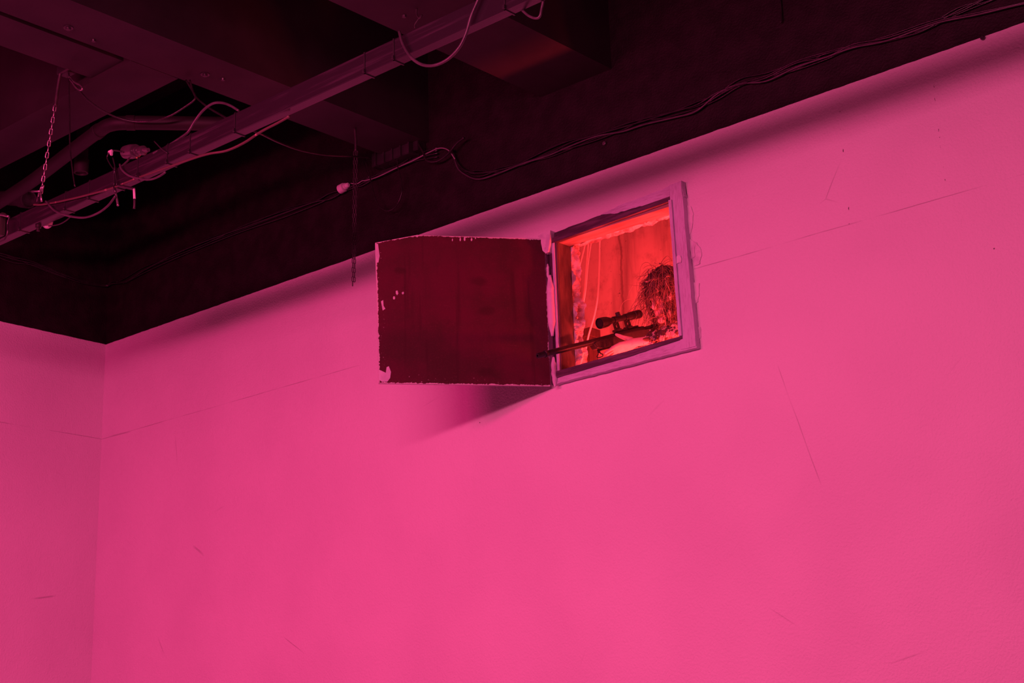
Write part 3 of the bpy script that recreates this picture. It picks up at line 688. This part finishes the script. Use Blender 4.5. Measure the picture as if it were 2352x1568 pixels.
cg = 'cables and flex along the hanging bar'
def cable(L, Y, r, m, label, group=cg, per=6):
    return tag(tube('cable', ptsY(L, Y), r, m, None, 8, per), label, 'cable', group)
F = BY0-.008
cable([(78, 470), (95, 470), (120, 466), (150, 460), (200, 448), (260, 431), (310, 411), (352, 396), (400, 379), (445, 363, F-.004), (480, 353, F-.004), (520, 346, -1.79), (560, 328, -1.775), (600, 302, -1.775), (640, 281, -1.775), (665, 267, -1.77)], F, .0052, 'cablered', 'orange-tinged cable strapped along the face of the hanging bar')
cable([(105, 462), (112, 470), (125, 483), (145, 492), (170, 498), (197, 499), (225, 489), (248, 472), (265, 450)], F-.016, .0048, 'cablegrey', 'grey cable sagging in a loop below the left end of the bar')
cable([(275, 377), (280, 390), (296, 403), (320, 410), (345, 412), (365, 405), (380, 395)], F-.010, .0048, 'cablegrey', 'short cable loop under the bar beside the forked clamp')
cable([(352, 352, -1.80), (375, 341, -1.79), (397, 328, -1.78), (415, 316, -1.777), (432, 303, -1.775), (445, 282, -1.77), (465, 255, -1.765), (488, 238, -1.765), (510, 236, -1.765), (530, 243, -1.765), (548, 254, -1.765)], -1.77, .0055, 'cablegrey', 'thick pale cable arching up above the hanging bar')
cable([(158, 180, -1.78), (175, 200, -1.75), (205, 232, -1.68), (245, 259, -1.6), (290, 276, -1.52), (335, 279, -1.46), (385, 268, -1.42), (425, 245, -1.38), (448, 226, -1.36), (441, 207, -1.36), (427, 184, -1.37)], -1.5, .0048, 'cable', 'long cable sagging from the carabiner across to the beam')
cable([(436, 184, -1.36), (444, 212, -1.36), (455, 228, -1.36), (482, 249, -1.36), (515, 268, -1.36), (555, 290, -1.33), (600, 308, -1.25), (640, 327, -1.1), (690, 345, -.9), (750, 356, -.7), (812, 359, -.52), (850, 362, -.35)], -1.4, .0048, 'cable', 'long slack cable passing behind the bar towards the ribbed box')
cable([(917, 72), (924, 98), (938, 124), (955, 141), (976, 150), (1002, 149), (1030, 135), (1055, 109), (1070, 78), (1082, 38), (1098, 0), (1108, -30)], F-.012, .0058, 'cablegrey', 'wide cable loop drooping across the bar at the top of the picture')
cable([(1188, 10), (1196, 20), (1214, 36), (1231, 42), (1240, 37), (1244, 20), (1248, 0), (1250, -25)], -1.75, .0048, 'cablegrey', 'small cable loop hanging behind the bar at the top edge')
cable([(112, 519), (135, 515), (152, 506), (165, 494)], -1.74, .003, 'cable', 'thin flex behind the left end of the bar')
cable([(158, 182), (159, 230), (160, 290), (161, 340), (167, 395), (172, 428)], -1.74, .0035, 'cable', 'thin cord dropping straight to the bar beside the chain')
# end box on the left
ebx = onY(0, 545, BY0).x
eb = tag(empty('end_box', (ebx, BY0, BZ0)), 'dark olive box clamped around the left end of the bar', 'box')
boxo('body', (ebx-.25, BY0-.03, BZ0+.004), (ebx+.055, BY0-.004, BZ1+.03), 'olivebox', eb, .004)
tube('highlight_rod', ptsY([(-40, 490), (0, 493), (20, 497)], BY0-.045), .006, 'chain', eb)  # bright rod added to stand for the highlight on the box
tube('strap', ptsY([(22, 497), (17, 515), (18, 530), (12, 548), (0, 556)], BY0-.045), .004, 'tie', eb)
# little dome lamp behind the bar
c = onY(108, 514, -1.735)
dl = tag(empty('dome_light', c), 'small white dome peeping out beneath the bar near its left end', 'light')
lathe('dome', c+V((0, 0, .01)), c+V((0, 0, -1)), [(0, .026), (.012, .025), (.022, .020), (.030, .011), (.033, .003)], 'whiteplastic', dl, 20)
lathe('base', c+V((0, 0, .045)), c+V((0, 0, -1)), [(0, .028), (.036, .028)], 'darkplastic', dl, 20)
# unlit lamp holder lying on top of the bar
a, b = onY(287, 350, -1.70), onY(352, 343, -1.70); d = (b-a).normalized()
lh = tag(empty('lamp_holder', a), 'glossy black spot lamp holder lying on top of the bar', 'lamp')
lathe('housing', a, b, [(0, .016), (.006, .030), (.05, .034), (.085, .032), (.088, .020)], 'glossblack', lh)
lathe('rim', a, b, [(-.008, .010), (-.008, .020), (.004, .022), (.006, .014)], 'chain', lh)
lathe('neck', a+d*.085, b, [(0, .017), (.012, .024), (.024, .024), (.026, .018), (.05, .022), (.062, .022), (.066, .012), (.10, .009)], 'glossblack', lh)
tube('bracket', [a+V((.02, 0, -.03)), a+V((.04, -.01, -.055)), V((a.x+.05, BY0+.02, BZ1))], .005, 'glossblack', lh)
c = onY(254, 348, -1.74)
wc = tag(empty('wire_clip', c), 'small bright wire clip standing above the bar beside the lamp holder', 'clip')
boxo('jaw', (c.x-.014, c.y-.006, c.z-.008), (c.x+.014, c.y+.006, c.z+.006), 'whiteplastic', wc, .002)
boxo('jaw', (c.x+.004, c.y-.007, c.z-.022), (c.x+.014, c.y+.005, c.z-.004), 'whiteplastic', wc, .002)
tube('lead', ptsY([(250, 350), (246, 362), (252, 376), (262, 390), (272, 402)], -1.745), .003, 'cable', wc)
tube('lead', ptsY([(258, 345), (270, 346), (284, 349)], -1.735), .0035, 'cable', wc)
# forked clamp under the bar
cl_ = tag(empty('forked_clamp', onY(290, 430, -1.8)), 'forked metal clamp with two prongs dangling under the bar', 'clamp')
a, b = onY(272, 426, -1.815), onY(309, 434, -1.79)
bm = bmesh.new(); sweep(bm, [a, b], .007, 4); child(link('plate', bm_mesh(bm, 'plate'), 'steel'), cl_)
for (L, mm) in (([(262, 425), (266, 445)], 'steel'), ([(266, 445), (269, 460), (271, 472)], 'chain'), ([(308, 434), (309, 457)], 'whiteplastic'), ([(309, 457), (309, 470), (308, 479)], 'darkchain')):  # white piece of the right prong stands for the clamp's bright highlight
    tube('prong', ptsY(L, -1.81), .0055, mm, cl_, 6)
tube('strap', ptsY([(262, 426), (262, 400), (264, 385), (259, 362)], -1.815), .003, 'tie', cl_)
tube('strap', ptsY([(268, 426), (266, 400), (262, 385)], -1.815), .003, 'tie', cl_)

# ------------------------------------------------------------------ chains
def link_mesh(name, L, W, r, m):
    bm = bmesh.new(); P = []; h = (L-W)/2; ro = W/2-r
    for k in range(8): q = math.pi*k/7; P.append(V((math.cos(q)*ro, 0, h+math.sin(q)*ro)))
    for k in range(8): q = math.pi+math.pi*k/7; P.append(V((math.cos(q)*ro, 0, -h+math.sin(q)*ro)))
    n = len(P); rings = []
    for i in range(n):
        t = (P[(i+1) % n]-P[i-1]).normalized(); a = V((0, 1, 0)); b = t.cross(a)
        rings.append([bm.verts.new(P[i]+(a*math.cos(q)+b*math.sin(q))*r) for q in (2*math.pi*k/5 for k in range(5))])
    for i in range(n):
        for k in range(5): bm.faces.new((rings[i][k], rings[i][(k+1) % 5], rings[(i+1) % n][(k+1) % 5], rings[(i+1) % n][k]))
    me = bm_mesh(bm, name); me.materials.append(M[m])
    for p in me.polygons: p.use_smooth = True
    return me
def chain(parent, p0, p1, L, W, r, m):
    me = link_mesh('link', L, W, r, m); pitch = L-2*r-.0005; n = int((p1-p0).length/pitch); d = (p1-p0).normalized()
    q = d.to_track_quat('Z', 'Y')
    for i in range(n+1):
        o = link('link', me); o.parent = parent; o.matrix_parent_inverse = Matrix.Translation(-V(parent.location))
        o.rotation_mode = 'QUATERNION'; o.rotation_quaternion = q @ Matrix.Rotation(math.pi/2*(i % 2)+.5, 3, 'Z').to_quaternion(); o.location = p0+d*(i*pitch+L/2)
top = onZ(152, 150, BZ+.02); CY = -1.79
hc = tag(empty('hanging_chain', onY(95, 440, CY)), 'bright chain suspending the left end of the steel bar', 'chain')
rod = [onY(158, 157, CY), onY(142, 166, CY), onY(138, 172, CY), onY(132, 205, CY), onY(127, 246, CY)]
tube('rod', rod, .0085, 'darkchain', hc, 8)
chain(hc, onY(127, 240, CY), onY(96, 432, CY), .036, .019, .0034, 'chain')
tube('pin', ptsY([(73, 439), (92, 439)], CY-.015), .005, 'chain', hc)
for (u, v) in (((90, 440), (86, 464)), ((93, 440), (96, 464)), ((97, 425), (91, 440)), ((101, 425), (94, 440))): tube('shackle', ptsY([u, v], CY-.008), .0045, 'chain', hc)
c = onY(90, 462, CY)
boxo('plate', (c.x-.026, CY-.012, c.z-.018), (c.x+.026, CY-.006, c.z+.018), 'steel', hc)
br = tag(empty('chain_bracket', onY(152, 140, CY)), 'dark bracket under the ceiling plate holding the bright chain', 'bracket')
c = onY(153, 140, -1.77)
boxo('block', (c.x-.035, -1.80, c.z-.03), (c.x+.035, -1.74, BZ+.019), 'darkplastic', br, .003)
tube('pin', [c+V((.03, -.02, .02)), c+V((.06, -.03, -.01))], .004, 'chain', br)
cb = tag(empty('carabiner', onY(177, 192, -1.76)), 'oval carabiner hanging open on the cord by the chain bracket', 'carabiner')
tube('ring', ptsY([(160, 176), (165, 184), (173, 190), (184, 196), (189, 203), (185, 207), (176, 203), (168, 193), (161, 182), (158, 177)], -1.765), .0042, 'chain', cb)
tube('cord', ptsY([(154, 158), (157, 168), (160, 177)], -1.77), .004, 'cable', cb)
DY = -.40
dc = tag(empty('dangling_chain', onY(812, 648, DY)), 'thin dark doubled chain dangling from the beam in front of the wall', 'chain')
tb_ = onY(815, 300, DY)
tube('hanger', [V((tb_.x, DY, BZ)), onY(817, 322, DY), onY(817, 347, DY)], .007, 'darkchain', dc)
chain(dc, onY(814, 346, DY), onY(810, 645, DY), .029, .0125, .0022, 'darkchain')
chain(dc, onY(820, 346, DY), onY(814, 645, DY), .029, .0125, .0022, 'darkchain')
# ------------------------------------------------------------------ ribbed box and cables on the black wall band
a, b = onY(868, 362, -.06), onY(944, 322, -.06); zb_, zt_ = onY(906, 366, -.06).z, onY(906, 338, -.06).z
rb = tag(empty('ribbed_box', (a.x, 0, zb_)), 'black ribbed junction box fixed to the wall under the first beam', 'junction box')
boxo('body', (a.x, -.07, zb_), (b.x, -.002, zt_+.02), 'darkplastic', rb, .004)
for k in range(5):
    x = a.x+(b.x-a.x)*k/4; boxo('rib', (x-.004, -.082, zb_-.004), (x+.004, -.004, zt_+.024), 'darkplastic', rb)
for sx in (a.x-.05, b.x+.012): boxo('end_cover', (sx, -.06, zb_+.005), (sx+.038, -.002, zt_+.015), 'tie', rb, .003)
wg = 'cables running along the black band of the wall'
def wob(L, seed, amp):
    out = []
    for i, p in enumerate(L):
        k = mnoise.noise(V((i*.9, seed*5.3, 0)))*amp
        out.append((p[0], p[1]+k))
    return out
RB = [(1040, 345), (1050, 374), (1068, 394), (1100, 402), (1150, 393), (1200, 376), (1260, 351), (1310, 332), (1370, 313), (1430, 296), (1480, 278), (1550, 260), (1600, 246), (1650, 217), (1700, 192), (1760, 176), (1830, 154), (1900, 126), (1960, 106), (2040, 90), (2120, 66), (2200, 28), (2290, -8), (2380, -50)]
RL = RB[:20]+[(2150, 52), (2250, 29), (2352, 5), (2420, -10)]
for i in range(7):
    L = RL if i in (2, 5) else RB
    L = [(x, y+(i-3)*2.1) for x, y in wob(L, i+1, 15)]
    tag(tube('cable', ptsY(L, -.012-.004*(i % 3)), .0030+.0006*(i % 3), 'cablegrey' if i == 5 else 'cable', None, 7, 5), {5: 'greyer cable leaving the wall bundle along its lower branch at far right', 2: 'black cable leaving the wall bundle along its lower branch at far right'}.get(i, 'thin black cable staying in the upper wall bundle right of the junction box'), 'cable', wg)
LB = [(1005, 350), (960, 362), (920, 380), (870, 400), (830, 419), (800, 434), (760, 449), (720, 465), (650, 491), (560, 521), (480, 552), (400, 586), (330, 621), (290, 641), (258, 652)]
LC = [(240, 656), (190, 646), (140, 630), (80, 606), (30, 593), (-20, 580)]
for i in range(5):
    L = [(x, y+(i-2)*2.6) for x, y in wob(LB, i+11, 13)]; P = ptsY(L, -.012-.004*(i % 3))
    P += [onX(x, y+(i-2)*2.2, .014) for x, y in wob(LC, i+31, 7)]
    tag(tube('cable', P, .0030+.0007*(i % 3), 'cable', None, 7, 5), 'thin cable in the bundle running from the junction box round the room corner', 'cable', wg)
tag(tube('cable', ptsY([(806, 421), (820, 422), (832, 415), (842, 414), (870, 405), (910, 386), (950, 368), (985, 350), (1010, 340), (1030, 345), (1045, 365)], -.03), .0034, 'cablepale'), 'pale cable from the white connector along the wall bundle', 'cable', wg)
tag(tube('cable', ptsY([(856, 334), (890, 320), (930, 308), (950, 314), (962, 332), (973, 352), (978, 366), (990, 371), (1008, 368), (1030, 352), (1050, 328), (1066, 316)], -.05), .006, 'cable'), 'black cable looping over the ribbed box with a hooked end', 'cable', wg)
tag(tube('cable', ptsY([(925, 322), (914, 345), (913, 378), (921, 412), (923, 440), (912, 470), (892, 484), (872, 474), (860, 450), (854, 425), (848, 400), (838, 365)], -.055), .003, 'cable'), 'thin wire drooping in a long loop below the ribbed box', 'cable', wg)
tag(tube('cable', ptsY([(834, 366), (838, 385), (848, 408)], -.05), .003, 'cable'), 'short wire stub left of the ribbed box', 'cable', wg)
# white connector
a, b = onY(781, 435, -.035), onY(806, 421, -.035)
cn = tag(empty('cable_connector', a), 'white cable connector lying on the wall bundle below the first beam', 'connector')
lathe('shell', a, b, [(.012, .021), (.0, .023), (.001, .026), (.034, .025), (.036, .019)], 'whiteplastic', cn)
lathe('collar', a+(b-a).normalized()*.038, b+(b-a), [(0, .016), (.004, .019), (.012, .019), (.014, .015), (.03, .013), (.034, .008)], 'whiteplastic', cn)
# wall hooks and cable clips
for i, (px, py, lab) in enumerate(((1390, 330, 'small wall plug below the cable bundle'), (2259, 88, 'small dark wall plug just under the black band at the right'), (1797, 30, 'thin wall hook high on the black band at the right'))):
    c = onY(px, py, 0)
    if i == 2: o = tube('wall_hook', [c+V((.0, -.004, .09)), c+V((0, -.008, .0)), c+V((0, -.012, -.04)), c+V((-.006, -.014, -.05))], .004, 'cable')
    else: o = lathe('wall_plug', c, c-V((0, 1, 0)), [(0, .008), (.01, .010), (.012, .007)], 'cablegrey' if i == 0 else 'tie', None, 10)
    tag(o, lab, 'wall fitting')

# ------------------------------------------------------------------ pipes in the ceiling bay on the left
pp = tag(empty('bent_pipe', onZ(120, 360, 5.1)), 'thick dark pipe with an elbow in the left ceiling bay', 'pipe')
def zp(L, Z): return [onZ(x, y, Z) for x, y in L]
P = zp([(-60, 500), (60, 425), (160, 350), (225, 302), (255, 286), (300, 282), (420, 283), (560, 285)], 4.80)
bm = bmesh.new(); sweep(bm, smooth_path(P, 6), .034, 16); child(link('pipe', bm_mesh(bm, 'pipe'), 'darkpipe', smooth=True), pp)
for (i, j) in ((3, 2), (5, 6)): d = (P[j]-P[i]).normalized(); lathe('collar', P[i]-d*.02, P[i]+d, [(0, .036), (.002, .0375), (.04, .0375), (.042, .036)], 'darkpipe', pp, 18)
c = onY(186, 398, -1.0)
st = tag(empty('capped_pipe', c), 'short capped pipe pointing down in the left ceiling bay', 'pipe')
lathe('stub', V((c.x, c.y, c.z+.30)), c, [(0, .034), (.22, .034)], 'blackbeam', st, 18)
lathe('cap', V((c.x, c.y, c.z+.08)), c, [(0, .041), (.078, .039), (.08, .031), (.068, .029)], 'blackbeam', st, 18)
a, b = onY(-20, 452, -1.12), onY(66, 458, -1.12)
du = tag(empty('duct', a), 'dark round duct end at the far left behind the chain', 'duct')
L = (b-a).length
lathe('duct_body', a, b, [(0, .038), (L*.75, .042), (L*.8, .048), (L, .050), (L, .042), (L*.9, .040)], 'darkplastic', du, 20)
